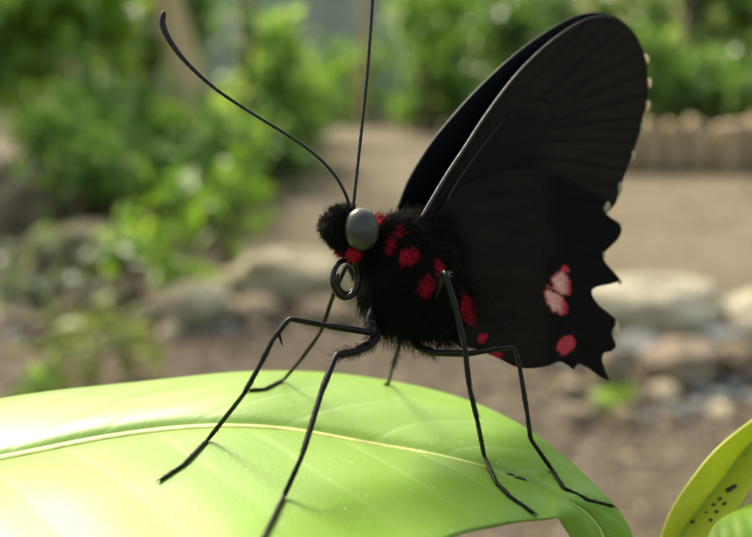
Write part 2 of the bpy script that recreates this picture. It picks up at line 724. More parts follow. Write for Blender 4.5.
M_TRUNK_TAN = m_bark('trunk_tan', (0.50, 0.36, 0.20), (0.68, 0.52, 0.32), 0.6)
M_TRUNK_DARK = m_bark('trunk_dark', (0.035, 0.03, 0.02), (0.08, 0.065, 0.045))
tree(AT(214, 5.6), 0.12, 3.4, (-0.75, 0, 0), M_TRUNK_TAN, 1, 'thick pale tan tree trunk rising out of the bushes on the left', L_MID, 1.0, ncrown=450)
tree(AT(359, 11.0), 0.055, 3.6, (0.1, 0, 0), M_TRUNK_TAN, 2, 'slender pale trunk in front of the grey wall beside the upright antenna', L_MID, 1.2, ncrown=450)
tree(AT(672, 8.4), 0.09, 3.3, (0.1, 0, 0), M_TRUNK_DARK, 3, 'dark slim trunk behind the log edging beside the wing tip', L_DARK, 1.2, ncrown=450)
tree(AT(742, 9.0), 0.10, 3.5, (0.12, 0, 0), M_TRUNK_DARK, 4, 'dark trunk behind the log edging at the right edge of the picture', L_DARK, 1.2, ncrown=450)
tree(AT(560, 10.5), 0.07, 3.4, (-0.1, 0, 0), M_TRUNK_DARK, 6, 'dark thin trunk in the bushes above the raised wings', L_DARK, 1.2, ncrown=450)

# log edging along the far side of the path
M_LOG = m_bark('log_wood', (0.34, 0.26, 0.155), (0.52, 0.41, 0.27), 1.6)
le = empty('log_edging', AT(700, 6.45))
tag(le, 'low edging of upright tan logs along the far side of the path', 'edging')
rnd = random.Random(8)
x = AT(560, 6.55).x
k = 0
while x < 4.6:
    r = rnd.uniform(0.075, 0.13)
    hh = rnd.uniform(0.408, 0.418)
    y = 6.5 - 0.05 * x + rnd.uniform(-.02, .02) + 0.1
    x += r
    pts = [(x, y, -0.03), (x + rnd.uniform(-.006, .006), y, hh * .5), (x + rnd.uniform(-.015, .015), y, hh - .015), (x, y, hh)]
    MB().tube(pts, [r, r * rnd.uniform(.95, 1.03), r * .995, r * .985], 14).build('log', M_LOG, le)
    x += r + 0.003
    k += 1

# bushes: left bank
B = 'bushes on the left bank'
bush('bush', AT(-40, 5.4), 1.0, .8, 2.5, 3000, .13, .5, L_SUNPAINT, 11, 'tall green bush at the far left behind the dull tan boulder', group=B)
bush('bush', AT(40, 6.4), .85, .7, 2.6, 3000, .12, .5, L_SUNPAINT, 12, 'tall mid green bush left of the tan trunk', group=B)
bush('bush', AT(112, 5.0), .36, .5, 1.0, 1200, .11, .5, L_SUNPAINT, 13, 'rounded leafy bush just in front of the tan trunk', group=B)
bush('bush', AT(92, 4.5), .5, .5, 0.74, 1500, .10, .5, L_MID, 14, 'low dark bush in the shade left of the tan trunk', group=B)
bush('bush', AT(275, 6.6), .52, .6, 1.22, 1800, .12, .5, L_SUNPAINT, 15, 'mid green bush to the right of the tan trunk', group=B)
bush('bush', AT(268, 5.5), .42, .4, .62, 1000, .09, .5, L_DARK, 16, 'small dark bush at the bend of the path', group=B)
bush('bush', AT(195, 4.3), .40, .4, .56, 700, .09, .5, L_DARK, 18, 'low shaded bush under the tan trunk', group=B)
bush('bush', AT(250, 6.2), .25, .4, 2.1, 200, .16, .5, L_BRIGHT, 17, 'bright yellow green young bush beside the top of the tan trunk', group=B, nclump=5, z0=.72)
# right bank behind the log edging and the end of the path
B2 = 'bushes across the path'
bush('bush', AT(455, 11.3), 1.1, .8, 2.6, 2200, .16, .5, L_DARK, 21, 'broad green bush at the end of the path behind the raised wings', group=B2)
bush('bush', AT(430, 10.6), .9, .6, 0.95, 1100, .14, .5, L_MID, 27, 'low green bush at the end of the path', group=B2)
bush('bush', AT(300, 11.4), 1.0, .7, .85, 1100, .13, .5, L_DARK, 28, 'low dark bush at the foot of the grey wall', group=B2)
bush('bush', AT(424, 9.6), .65, .5, 1.75, 260, .18, .5, L_BRIGHT, 22, 'bright yellow green bush left of the raised wings', group=B2, nclump=5, z0=.62)
bush('bush', AT(540, 8.6), .9, .7, 2.2, 2200, .15, .5, L_DARK, 23, 'deep green bush hidden behind the wing tips', group=B2)
bush('bush', AT(640, 8.0), .8, .6, 1.15, 1900, .13, .5, L_MID, 24, 'leafy bush above the log edging beside the wing edge', group=B2)
bush('bush', AT(725, 7.7), .8, .6, 1.05, 1900, .13, .5, L_MID, 25, 'bright low bush above the log edging at the right', group=B2)
bush('bush', AT(705, 10.2), 1.3, .8, 2.7, 2500, .17, .5, L_DARK, 26, 'tall bush behind the two dark trunks on the right', group=B2)
bush('bush', AT(800, 8.6), .9, .7, 2.4, 1900, .15, .5, L_DARK, 29, 'tall dark bush right of the log edging', group=B2)

bush('bush', AT(330, 12.2), 1.5, .5, 1.25, 700, .16, .5, L_MID, 41, 'loose green bush in front of the grey wall', group=B2, nclump=10)
bush('bush', AT(78, 5.7), .5, .5, 1.75, 900, .15, .5, L_BRIGHT, 42, 'sunlit yellow green bush just left of the tan trunk', group=B, nclump=9, z0=.45)
bush('bush', AT(275, 7.2), .5, .5, .95, 900, .13, .5, L_BRIGHT, 43, 'sunlit light green bush right of the tan trunk', group=B, nclump=8)
bush('bush', AT(168, 8.6), .8, .6, 2.4, 1800, .15, .5, L_MID, 44, 'tall bush in the gap behind the tan trunk', group=B, nclump=14)
bush('bush', AT(212, 5.1), .36, .3, .66, 700, .11, .5, L_SUNPAINT, 45, 'low leafy bush hiding the foot of the tan trunk', group=B, nclump=9)
bush('bush', AT(300, 8.8), .6, .5, 1.3, 1000, .14, .5, L_MID, 46, 'mid height bush between the two pale trunks', group=B, nclump=10)
# near plants by the rocks
B3 = 'plants among the rocks'
bush('plant', AT(172, 2.85), .19, .16, .50, 75, .12, .36, L_BRIGHT, 31, 'bright green broad leaved plant standing before the pale boulder', 'plant', B3, nclump=7, stem_r=.005)
bush('plant', AT(222, 3.5), .18, .18, .62, 80, .11, .38, L_BRIGHT, 32, 'bright green plant reaching over the back of the pale boulder', 'plant', B3, nclump=7, stem_r=.005)
bush('plant', AT(128, 3.0), .15, .15, .42, 50, .11, .36, L_BRIGHT, 36, 'bright green leaning plant above the mossy rock', 'plant', B3, nclump=6, stem_r=.005)
bush('plant', AT(22, 2.8), .20, .15, .32, 130, .07, .6, L_GREY, 33, 'pale silvery leaved plant at the left edge among the rocks', 'plant', B3, nclump=8, stem_r=.004)
bush('plant', AT(70, 2.15), .17, .12, .24, 80, .085, .28, L_YEL, 34, 'thin yellow green sprig low on the soil at the left', 'plant', B3, nclump=8, stem_r=.003)
bush('plant', AT(115, 2.2), .10, .10, .16, 50, .06, .4, L_YEL, 37, 'wispy yellow green sprig on the soil left of the front foot', 'plant', B3, nclump=6, stem_r=.003)
bush('plant', AT(640, 1.98), .045, .04, .06, 16, .07, .5, L_BRIGHT, 35, 'small light green plant among the pebbles on the right', 'plant', B3, nclump=4, stem_r=.003)
bush('plant', AT(12, 2.05), .08, .08, .10, 36, .06, .4, L_MID, 38, 'small green tuft on the soil at the lower left edge', 'plant', B3, nclump=4, stem_r=.003)

# ------------------------------------------------------------------ rocks
R_PALE = m_rock('rock_pale', (0.38, 0.33, 0.22), (0.52, 0.46, 0.32))
R_BROWN = m_rock('rock_brown', (0.15, 0.115, 0.075), (0.25, 0.20, 0.135))
R_MOSS = m_rock('rock_mossy', (0.15, 0.13, 0.08), (0.22, 0.19, 0.12), (0.12, 0.15, 0.035))
R_GREY = m_rock('rock_grey', (0.16, 0.165, 0.165), (0.30, 0.31, 0.31))
R_TAN = m_rock('rock_tan', (0.21, 0.165, 0.115), (0.33, 0.265, 0.19))
R_CREAM = m_rock('rock_cream', (0.48, 0.43, 0.31), (0.64, 0.58, 0.43))
rock('boulder', 288, 306, 134, 50, R_PALE, 1, 'long flat pale boulder left of the coiled proboscis', depth=.55, cat='boulder')
rock('boulder', 662, 342, 154, 60, R_CREAM, 2, 'big cream boulder right of the ragged hindwing', depth=.6, cat='boulder', yaw=.15)
rock('boulder', 10, 232, 105, 70, R_TAN, 3, 'large dull tan boulder at the left edge under the bushes', depth=.7, cat='boulder')
rock('rock', 85, 272, 116, 42, R_MOSS, 4, 'mossy olive rock left of the bright plant', depth=.7)
rock('rock', 185, 328, 88, 40, R_PALE, 5, 'pale rounded rock in front of the flat boulder and the bright plant')
rock('rock', 255, 327, 52, 26, R_TAN, 6, 'small tan rock at the front foot of the pale boulder')
rock('rock', 100, 318, 66, 34, R_BROWN, 7, 'brown rock half behind the yellow green sprig')
rock('boulder', 765, 346, 70, 46, R_CREAM, 8, 'cream boulder cut off by the right edge of the picture', cat='boulder')
rock('rock', 692, 392, 84, 44, R_TAN, 9, 'tan rock in front of the big cream boulder', yaw=.3)
rock('rock', 612, 392, 44, 44, R_TAN, 10, 'orange tan rock beside the tail of the hindwing')
rock('rock', 642, 364, 46, 26, R_GREY, 11, 'blue grey rock right under the big cream boulder')
rock('rock', 742, 384, 46, 38, R_BROWN, 12, 'dark brown rock at the right between the tan rock and the frame')
rock('rock', 725, 352, 50, 20, R_GREY, 13, 'grey rock wedged between the two cream boulders')
rock('rock', 570, 372, 60, 22, R_GREY, 14, 'low grey rock under the edge of the hindwing')
rock('rock', 330, 325, 60, 20, R_BROWN, 15, 'low brown rock right of the pale boulder behind the front leg')
rnd = random.Random(4)
spots = []
proto = {}
mats = [R_GREY, R_TAN, R_GREY, R_BROWN, R_PALE]
for i in range(46):
    for tries in range(60):
        if i < 34:
            px, py = rnd.uniform(560, 790), rnd.uniform(382, 428)
        else:
            px, py = rnd.uniform(-20, 300), rnd.uniform(318, 352)
        wpx = rnd.uniform(14, 34)
        if all((px - a) ** 2 + ((py - b) * 2.2) ** 2 > ((wpx + c) * .5) ** 2 for a, b, c in spots):
            break
    else:
        continue
    spots.append((px, py, wpx))
    mk = i % 5
    side = i < 34
    lab, grp = (('small river stone in the stony bed before the cream boulder', 'stones in the stony bed') if side else
                ('small stone on the bare soil left of the front legs', 'stones on the left soil'))
    if mk not in proto:
        o = rock('stone', px, py, wpx, wpx * rnd.uniform(.4, .6), mats[mk], 20 + i, lab, grp, cat='stone')
        proto[mk] = (o, wpx / FPX * G(px, py).y)
    else:
        src, s0 = proto[mk]
        o = src.copy()
        COL.objects.link(o)
        g = G(px, py)
        s = wpx / FPX * g.y / s0
        o.location = (g.x, g.y + .02, 0)
        o.scale = (s, s, s * rnd.uniform(.8, 1.2))
        o.rotation_euler = (0, 0, rnd.uniform(0, 6.28))
        o['label'] = lab
        o['group'] = grp

# gravel and litter on the bare soil
rng = np.random.default_rng(9)
import bmesh
bm = bmesh.new()
bmesh.ops.create_icosphere(bm, subdivisions=1, radius=1)
iv = np.array([tuple(v.co) for v in bm.verts])
ifc = np.array([[v.index for v in f.verts] for f in bm.faces])
bm.free()
NG = 5000
gx = rng.uniform(-1.9, 1.9, NG)
gy = rng.uniform(1.25, 3.0, NG)
s = 0.004 + 0.016 * rng.random(NG) ** 3
sc = np.stack([s * rng.uniform(.7, 1.3, NG), s * rng.uniform(.7, 1.3, NG), s * .55], 1)
V = (iv[None] * (1 + .25 * rng.normal(size=(NG, len(iv), 1))) * sc[:, None]) + np.stack([gx, gy, s * .25], 1)[:, None]
Fg = (ifc[None] + (np.arange(NG) * len(iv))[:, None, None]).reshape(-1, 3)


def m_gravel():
    t = NT('gravel')
    g = t.n('ShaderNodeNewGeometry')
    c = t.ramp(g.outputs['Random Per Island'], [(0, (0.06, 0.045, 0.03)), (.4, (0.20, 0.15, 0.10)), (.75, (0.30, 0.25, 0.19)), (1, (0.42, 0.38, 0.32))])
    return t.done(t.pbr(c, .8, .3))


tag(mesh_obj('gravel', V.reshape(-1, 3), [tuple(q) for q in Fg.tolist()], m_gravel()), 'loose gravel and crumbs scattered over the bare soil', 'gravel', kind='stuff')

# fallen leaves on soil and path
rng = np.random.default_rng(31)
NL = 1500
lx = rng.uniform(-3.0, 4.5, NL)
ly = rng.uniform(1.4, 9.0, NL) ** 1.0
v, f = leaf_cloud([(a, b, 0.035) for a, b in zip(lx, ly)], (.05, .05, .004), 2200, 0.06, 0.5, 33, up=2.5, droop=0.0)
v[:, 2] = np.clip(v[:, 2], 0.012, 0.075)
L_DEAD = leafy('fallen_leaf', (0.05, 0.035, 0.02), (0.16, 0.11, 0.06), (0.30, 0.23, 0.13), 0.6, 0.1)
tag(mesh_obj('leaf_litter', v, f, L_DEAD, smooth=False), 'dry fallen leaves scattered over soil and path', 'fallen leaves', kind='stuff')

# ------------------------------------------------------------------ leaves in the foreground
def loft_leaf(stations, nu, nv, amp_f, amp_n, nlat, vein_amp, quilt, mid_groove, seed):
    """stations: rows of ((px,py,D) far edge, midrib, near edge). Returns verts, faces, vein, uv, midrib curve."""
    E = [[np.array(P(*s[k])) for s in stations] for k in range(3)]
    # ease the spacing of stations with a common parameter
    Fa, Mi, Ne = (catmull(E[k], nu) for k in range(3))
    V, vein, uv = [], [], []
    vs_ = np.concatenate([-(np.linspace(1, 0, nv) ** 1.15), (np.linspace(0, 1, nv)[1:] ** 1.15)])
    for i in range(nu):
        u = i / (nu - 1)
        tang = Mi[min(i + 1, nu - 1)] - Mi[max(i - 1, 0)]
        acr = Fa[i] - Ne[i]
        nrm = np.cross(tang, acr)
        nl = np.linalg.norm(nrm)
        nrm = nrm / nl if nl > 1e-12 else np.array([0, 0, 1.0])
        if nrm[2] < 0: nrm = -nrm
        wd = np.linalg.norm(acr)
        taper = min(1.0, wd / 0.02)
        for v in vs_:
            a = abs(v)
            e = Fa[i] if v > 0 else Ne[i]
            p = Mi[i] + (e - Mi[i]) * a
            amp = amp_f if v > 0 else amp_n
            ph = (u * nlat - a * 1.9 + (0.5 if v > 0 else 0) + 0.12 * noise.noise(Vector((u * 9, v * 3, seed)))) 
            dd = abs(ph - round(ph)) / nlat       # in u units
            vn = math.exp(-(dd / 0.0032) ** 2) * max(0.0, 1 - a * 0.95) * (0.4 + 0.6 * min(1, a * 6))
            ql = math.cos(2 * math.pi * (ph + .5)) * quilt * math.sin(math.pi * min(1, a * 1.02)) 
            wob = 0.0006 * noise.noise(Vector((u * 7, v * 2.2, seed + 4))) * taper
            p = p + nrm * taper * (amp * 4 * a * (1 - a) * (1.1 - .4 * a) + ql - vn * vein_amp - mid_groove * math.exp(-(a / 0.05) ** 2) + wob)
            V.append(p)
            vein.append(vn)
            uv.append((u, v * .25 + .5))
    m = len(vs_)
    Fc = []
    for i in range(nu - 1):
        for j in range(m - 1):
            a = i * m + j
            Fc.append((a, a + m, a + 1 + m, a + 1))
    mid = [V[i * m + nv - 1] for i in range(nu)]
    return V, Fc, vein, uv, mid


def hD(px, py):
    h = 46 + 0.018 * max(0, px - 250)
    return h * FPX / (py - 60)


st = []
for f_, m_, n_ in [((-232, 492), (-230, 505), (-228, 518)), ((-150, 436), (-140, 487), (-150, 580)), ((-65, 411), (-60, 468), (-80, 612)),
                   ((0, 400), (0, 454), (-10, 624)), ((80, 388.5), (72, 440), (70, 626)), ((165, 379), (150, 429.5), (155, 620)),
                   ((250, 371.5), (230, 425.5), (240, 606)), ((330, 371.5), (300, 428), (320, 583)), ((400, 380), (370, 438), (395, 556)),
                   ((460, 397), (430, 450.5), (455, 534)), ((520, 425), (487, 467), (500, 525)), ((570, 461), (537, 485), (538, 519))]:
    st.append(((*f_, hD(*f_)), (*m_, hD(*m_)), (*n_, hD(*n_))))
st += [((600, 490, 98), (570, 500, 94.5), (557, 518, 90.6)), ((621, 513, 98.5), (593, 518, 95.5), (565, 529, 92.5)),
       ((633, 536, 99), (606, 541, 96.5), (578, 547, 94)), ((635, 562, 99), (612, 566, 97.5), (596, 569, 96)),
       ((624, 590, 98.2), (622, 591, 98), (620, 592, 97.8))]
LV, LF, LVN, LUV, LMID = loft_leaf(st, 420, 48, 0.0010, 0.0011, 13, 0.00006, 0.00005, 0.0004, 2)
leaf = empty('leaf', P(-228, 505, hD(-228, 505)))
tag(leaf, 'broad glossy light green leaf the butterfly stands on, its tip curling down', 'leaf')
ob = mesh_obj('blade', LV, LF, M_BLADE, leaf, attrs={'vein': LVN}, uv=LUV)
sm = ob.modifiers.new('thickness', 'SOLIDIFY')
sm.thickness = 0.00035
sm.offset = -1
sm.use_rim = True
LEAF_BVH = BVHTree.FromPolygons([tuple(v) for v in LV], LF)


def leaf_hit(px, py):
    r = LEAF_BVH.ray_cast(CAM, ray(px, py))
    return r[0]


def midrib(curve, r0, r1, parent, mat, sink=0.0, step=4):
    pts = [Vector(c) + Vector((0, 0, -sink)) for c in curve[::step]]
    n = len(pts)
    mb = MB().tube(pts, [r0 + (r1 - r0) * k / (n - 1) for k in range(n)], 8)
    return mb.build('midrib', mat, parent)


midrib(LMID[:-6], 0.0012, 0.00035, leaf, M_MIDRIB, 0.00048)


def petiole(curve, r, end, parent, mat):
    a = Vector(curve[0])
    d = (a - Vector(curve[6])).normalized()
    b = a + d * 0.012
    pts = catmull([Vector(curve[4]), a, b, b.lerp(end, .5) + d * .008, end], 20)
    MB().tube(pts, [r * 0.9] + [r] * 19, 8).build('petiole', mat, parent)


petiole(LMID, 0.0011, P(-330, 640, 92), leaf, M_MIDRIB)


def speck(px, py, rx, ry, ang, parent, hitfn):
    c = hitfn(px, py)
    if c is None: return
    D = (c - CAM).dot(Fv)
    s = D / FPX
    ca, sa = math.cos(ang), math.sin(ang)
    ax = (Rv * ca + Uv * sa) * rx * s
    ay = (-Rv * sa + Uv * ca) * ry * s
    az = -Fv * 0.00025
    mb = MB().ball(c, ax, ay, az, 14, 9)
    mb.v = [c + (q - c) * (1 + .45 * noise.noise(Vector(((q - c).x, (q - c).y, (q - c).z)) * 2600 + Vector((px, py, 0)))) for q in mb.v]
    mb.build('speck', M_SPECK, parent)


speck(510, 474.5, 5, 1.5, -0.2, leaf, leaf_hit)
speck(520, 478.5, 6, 1.7, -0.22, leaf, leaf_hit)

# young folded leaf on the right
st2 = [((655, 566, 108), (661, 566, 107.5), (668, 566, 107)), ((664, 532, 108), (681, 533, 111), (712, 540, 107.5)),
       ((673, 510, 108.5), (698, 510, 113), (728, 522, 108.5)), ((691, 482, 109.5), (722, 480, 116), (741, 505, 110)),
       ((716.5, 451, 111), (746, 448, 118.5), (752, 484, 112)), ((752, 422, 113), (779, 416, 120), (769, 458, 114)),
       ((795, 393, 116), (815, 388, 122), (790, 440, 115)), ((850, 368, 119), (862, 366, 122), (845, 400, 118)), ((900, 352, 122), (902, 352, 122), (900, 355, 121.5))]
YV, YF, YVN, YUV, YMID = loft_leaf(st2, 160, 22, 0.0006, 0.0006, 11, 0.00005, 0.00006, 0.0, 5)
yl = empty('leaf', P(661, 566, 107.5))
tag(yl, 'narrow folded yellow green young leaf dotted with black specks', 'leaf')
ob = mesh_obj('blade', YV, YF, M_YOUNG, yl, attrs={'vein': YVN}, uv=YUV)
s_ = ob.modifiers.new('thickness', 'SOLIDIFY')
s_.thickness = 0.0003
YB = BVHTree.FromPolygons([tuple(v) for v in YV], YF)
midrib(YMID[:-4], 0.0004, 0.0001, yl, m_plain('young_midrib', (0.36, 0.40, 0.03), .5, .15, 300), 0.0)
petiole(YMID, 0.0008, P(640, 680, 106), yl, M_MIDRIB)
yhit = lambda a, b: YB.ray_cast(CAM, ray(a, b))[0]
for q in [(732, 489, 6.5, 4, .35), (720, 499, 2.6, 1.8, .3), (713.5, 505, 2.2, 1.8, .3), (724.5, 504, 2.3, 1.7, .4), (716.5, 512, 2.3, 1.6, .2), (693, 522, 2.6, 2, .2), (711, 520, 2, 1.5, .2), (706, 512, 1.5, 1.2, 0)]:
    speck(*q, yl, yhit)

# lower green leaf on the right
st3 = [((690, 600, 100), (693, 602, 99.5), (696, 604, 99)), ((705, 545, 104), (722, 580, 99), (735, 606, 94)),
       ((716, 522, 106), (752, 556, 101), (770, 590, 95)), ((735, 511, 107.5), (785, 535, 103), (805, 570, 97)),
       ((755, 500, 109.5), (818, 515, 106), (840, 545, 100)), ((800, 482, 112), (850, 496, 109), (870, 518, 104)), ((880, 470, 112), (890, 474, 111.5), (895, 480, 111))]
GV, GF, GVN, GUV, GMID = loft_leaf(st3, 140, 24, 0.0008, 0.0008, 10, 0.00008, 0.0001, 0.0003, 7)
gl = empty('leaf', P(690, 600, 100))
tag(gl, 'fresh green leaf at the lower right corner below the folded yellow leaf', 'leaf')
ob = mesh_obj('blade', GV, GF, M_GREEN, gl, attrs={'vein': GVN}, uv=GUV)
s_ = ob.modifiers.new('thickness', 'SOLIDIFY')
s_.thickness = 0.0003
midrib(GMID[:-4], 0.0005, 0.0001, gl, M_MIDRIB, -0.00005)
petiole(GMID, 0.0008, P(650, 690, 98), gl, M_MIDRIB)

# ------------------------------------------------------------------ butterfly
BF = empty('butterfly', leaf_hit(400, 470))
tag(BF, 'black butterfly with red spotted body and pink hindwing spots standing on the broad leaf', 'butterfly')
MM = lambda D: D / FPX * 0.001        # metres per pixel at depth D (mm)

# body: one lofted surface from face to abdomen tip
spine = [  # px, py, D, vertical radius mm, lateral radius mm
    (324.5, 229, 95.9, 0.25, 0.25), (327, 229, 96.2, 1.35, 1.4), (333, 228, 96.8, 2.1, 2.2), (343, 228, 97.6, 2.55, 2.5), (355, 231, 98.6, 2.55, 2.5),
    (367, 236, 99.6, 2.5, 2.5), (376, 243, 100.5, 3.7, 3.3), (387, 252, 101.5, 6.2, 4.4), (402, 266, 102.6, 7.8, 5.0), (418, 281, 103.7, 8.0, 5.1),
    (434, 295, 104.8, 6.9, 4.6), (450, 306, 106.6, 4.7, 3.7), (470, 318, 108.4, 3.8, 3.2), (492, 329, 110.2, 3.2, 3.0), (512, 338, 112, 2.6, 2.6), (528, 345, 113.4, 1.7, 1.7), (537, 349, 114.2, 0.3, 0.3)]
SPc = catmull([[s[0], s[1], s[2], s[3], s[4]] for s in spine], 120)
NB = 64
BV, BFc = [], []
cen = [P(*r[:3]) for r in SPc]
for i, r in enumerate(SPc):
    t = (cen[min(i + 1, 119)] - cen[max(i - 1, 0)]).normalized()
    lat = t.cross(Uv).normalized()          # sideways
    up = lat.cross(t).normalized()
    for j in range(NB):
        a = 2 * math.pi * j / NB
        BV.append(cen[i] + (up * (math.cos(a) * max(r[3], .05)) + lat * (math.sin(a) * max(r[4], .05))) * 0.001)
for i in range(119):
    for j in range(NB):
        a = i * NB + j
        b = i * NB + (j + 1) % NB
        BFc.append((a, b, b + NB, a + NB))
BFc.append(tuple(range(NB))[::-1])
BFc.append(tuple(119 * NB + j for j in range(NB)))
RED = [(379, 218, 4.5, 6, .4), (398, 231.5, 4.2, 6, -.2), (389, 244, 5, 9.5, .25), (410, 257, 10, 6.5, -.55), (404, 258, 5, 9, .1), (427.5, 287, 7.5, 9.5, -.4), (439.5, 269, 4.2, 8, -.35),
       (467, 310, 6, 15.5, -.2), (482, 338, 5.5, 5, -.4), (497, 355.5, 5.5, 3.6, 0)]


def red_at(v, fuzz=0.0):
    x, y = to_px(v)
    D = (v - CAM).dot(Fv)
    if D > 106.5e-3 + 0.00006 * max(0, x - 400): return 0.0
    best = 0
    for cx, cy, rx, ry, an in RED:
        dx, dy = x - cx, y - cy
        ca, sa = math.cos(an), math.sin(an)
        q = ((dx * ca + dy * sa) / rx) ** 2 + ((-dx * sa + dy * ca) / ry) ** 2
        q += 0.9 * noise.noise(Vector((x * .3, y * .3, 0)))
        best = max(best, min(1, max(0, (1.25 - q) * 2.2)))
    return best


BLK, RD = np.array((0.0028, 0.0026, 0.0024)), np.array((0.34, 0.008, 0.022))
bcol = [BLK + (RD - BLK) * red_at(v) for v in BV]
mesh_obj('body', BV, BFc, M_BODY, BF, attrs={'Col': bcol})

# fur: tapered curved hairs rooted on the body
rnd = random.Random(21)
fv, ff, fc = [], [], []


def hair(p, d, L, r, bend, col):
    d = d.normalized()
    s1 = d.cross(Vector((.3, .5, .8))).normalized()
    s2 = d.cross(s1)
    b0 = len(fv)
    for k, (t, rr) in enumerate(((0, 1.0), (.35, .85), (.7, .55))):
        c = p + d * (L * t) + bend * (L * t * t)
        for j in range(3):
            a = j * 2.094
            fv.append(c + (s1 * math.cos(a) + s2 * math.sin(a)) * (r * rr))
            fc.append(col)
    fv.append(p + d * L + bend * L)
    fc.append(col)
    for k in range(2):
        for j in range(3):
            a, b = b0 + k * 3 + j, b0 + k * 3 + (j + 1) % 3
            ff.append((a, b, b + 3, a + 3))
    for j in range(3):
        ff.append((b0 + 6 + j, b0 + 6 + (j + 1) % 3, b0 + 9))


NH = 17000
for _ in range(NH):
    u = rnd.random()
    i = int(3 + (u ** 1.0) * 108)
    if i > 92 and rnd.random() < .6: continue
    j = rnd.randrange(NB)
    a = i * NB + j
    p = BV[a].lerp(BV[(i + 1) * NB + j], rnd.random())
    n = (BV[a] - cen[i]).normalized()
    t = (cen[min(i + 1, 119)] - cen[i - 1]).normalized()
    head = i < 36
    r_ = red_at(p)
    qx, qy = to_px(p)
    if head and ((qx - 362) / 19) ** 2 + ((qy - 229.5) / 23) ** 2 < 1 and n.dot(Fv) < .25: continue
    if head and ((qx - 328) / 8.5) ** 2 + ((qy - 227) / 15) ** 2 < 1 and rnd.random() < .8: continue
    jit = Vector((rnd.gauss(0, .35), rnd.gauss(0, .35), rnd.gauss(0, .35)))
    if head:
        d = n * 1.0 + t * 0.25 + jit
        L = rnd.uniform(.00035, .0009)
        if n.z > .6: L *= 1.25
    elif i < 88:
        d = n * 0.6 + t * 0.75 + jit + Vector((0, 0, -.12))
        L = rnd.uniform(.0008, .0024)
        if n.z > .45 and i < 62: d = n + t * .35 + jit; L *= 1.15
        if n.z < -.6: L *= 1.3
    else:
        d = n * 0.35 + t * 1.0 + jit * .5
        L = rnd.uniform(.0004, .0010)
    if r_ > .4 and rnd.random() < .88:
        L *= .6
        col = tuple(RD * rnd.uniform(.6, 1.25))
    else:
        g = rnd.uniform(.4, 1.6)
        col = tuple(BLK * g * 1.2 + np.array((.002, .0016, .001)) * rnd.random())
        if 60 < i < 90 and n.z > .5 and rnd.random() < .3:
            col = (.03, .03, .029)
    hair(p, d, L, rnd.uniform(.000016, .000040), Vector((rnd.gauss(0, .2), rnd.gauss(0, .12), -.1)), col)
# longer greyish hairs fanning from the wing roots
WING_ROOT = [(rnd.uniform(424, 452), rnd.uniform(212, 300)) for _ in range(900)]
for (x, y) in WING_ROOT:
    D = 101.5 + 0.078 * (x - 432) + 0.012 * (215 - y) - .25
    d = Rv * rnd.uniform(.6, 1.2) + Uv * rnd.gauss(.25 if y < 250 else -.35, .35) + Fv * rnd.uniform(-.05, .12)
    g = rnd.uniform(.3, 1.0) * (1.0 if y < 265 else .5)
    hair(P(x, y, D), d, rnd.uniform(.0012, .0034), rnd.uniform(.000012, .000026), Vector((0, 0, -.15)), (.016 * g, .0155 * g, .014 * g))
mesh_obj('fur', fv, ff, M_FUR, BF, attrs={'Col': fc})

# red haired palps under the face
for (px_, py_, D_) in ((352.5, 254.5, 96.2), (343, 251, 98.6)):
    c = P(px_, py_, D_)
    mb = MB().ball(c, Rv * .00095, Uv * .0008, Fv * .0006, 14, 10)
    ncol = len(mb.v)
    s0 = len(fv)
    keep = (fv, ff, fc)
    fv, ff, fc = list(mb.v), list(mb.f), [tuple(RD * .8)] * ncol
    for _ in range(260):
        n = Vector((rnd.gauss(0, 1), rnd.gauss(0, 1), rnd.gauss(0, 1))).normalized()
        hair(c + Rv * (n.x * .0009) + Uv * (n.z * .00075) + Fv * (n.y * .0006), n + Rv * -.5 - Uv * .2, rnd.uniform(.0003, .0008), .000025, Vector((0, 0, 0)),
             tuple((RD if n.x > -.55 else BLK) * rnd.uniform(.6, 1.3)))
    mesh_obj('palp', fv, ff, M_FUR, BF, attrs={'Col': fc})
    fv, ff, fc = keep

# eyes
def eye(px, py, D, rx, ry, rd, tilt):
    s = MM(D)
    n = Vector((0.45, 0.0, 0)) + Fv * -0.9 if D < 97.5 else Vector((-0.55, 0, 0)) + Fv * .83
    n = n.normalized()
    side = n.cross(Uv).normalized()
    up = side.cross(n).normalized()
    ca, sa = math.cos(tilt), math.sin(tilt)
    ax = (side * ca + up * sa) * rx * s
    ay = (up * ca - side * sa) * ry * s
    MB().ball(P(px, py, D), ax, ay, n * rd * s, 48, 32).build('eye', M_EYE, BF)


eye(361.5, 229.3, 95.9, 18.2, 21.5, 15, -.08)
eye(336.2, 227, 97.5, 14, 17, 11.5, .05)

# antennae
def antenna(pts, rads):
    c = catmull(pts, 150)
    W = [P(*r) for r in c]
    R = np.interp(np.linspace(0, 1, 150), np.linspace(0, 1, len(rads)), rads)
    rr = [1.15 * R[k] * MM(c[k][2]) * (1.0 + 0.07 * (1 if k % 3 == 0 else -0.5)) for k in range(150)]
    mb = MB().tube(W, rr, 10)
    tip = W[-1]
    mb.ball(tip, Rv * rr[-1], Fv * rr[-1], Uv * rr[-1], 10, 8)
    mb.build('antenna', M_ANT, BF)


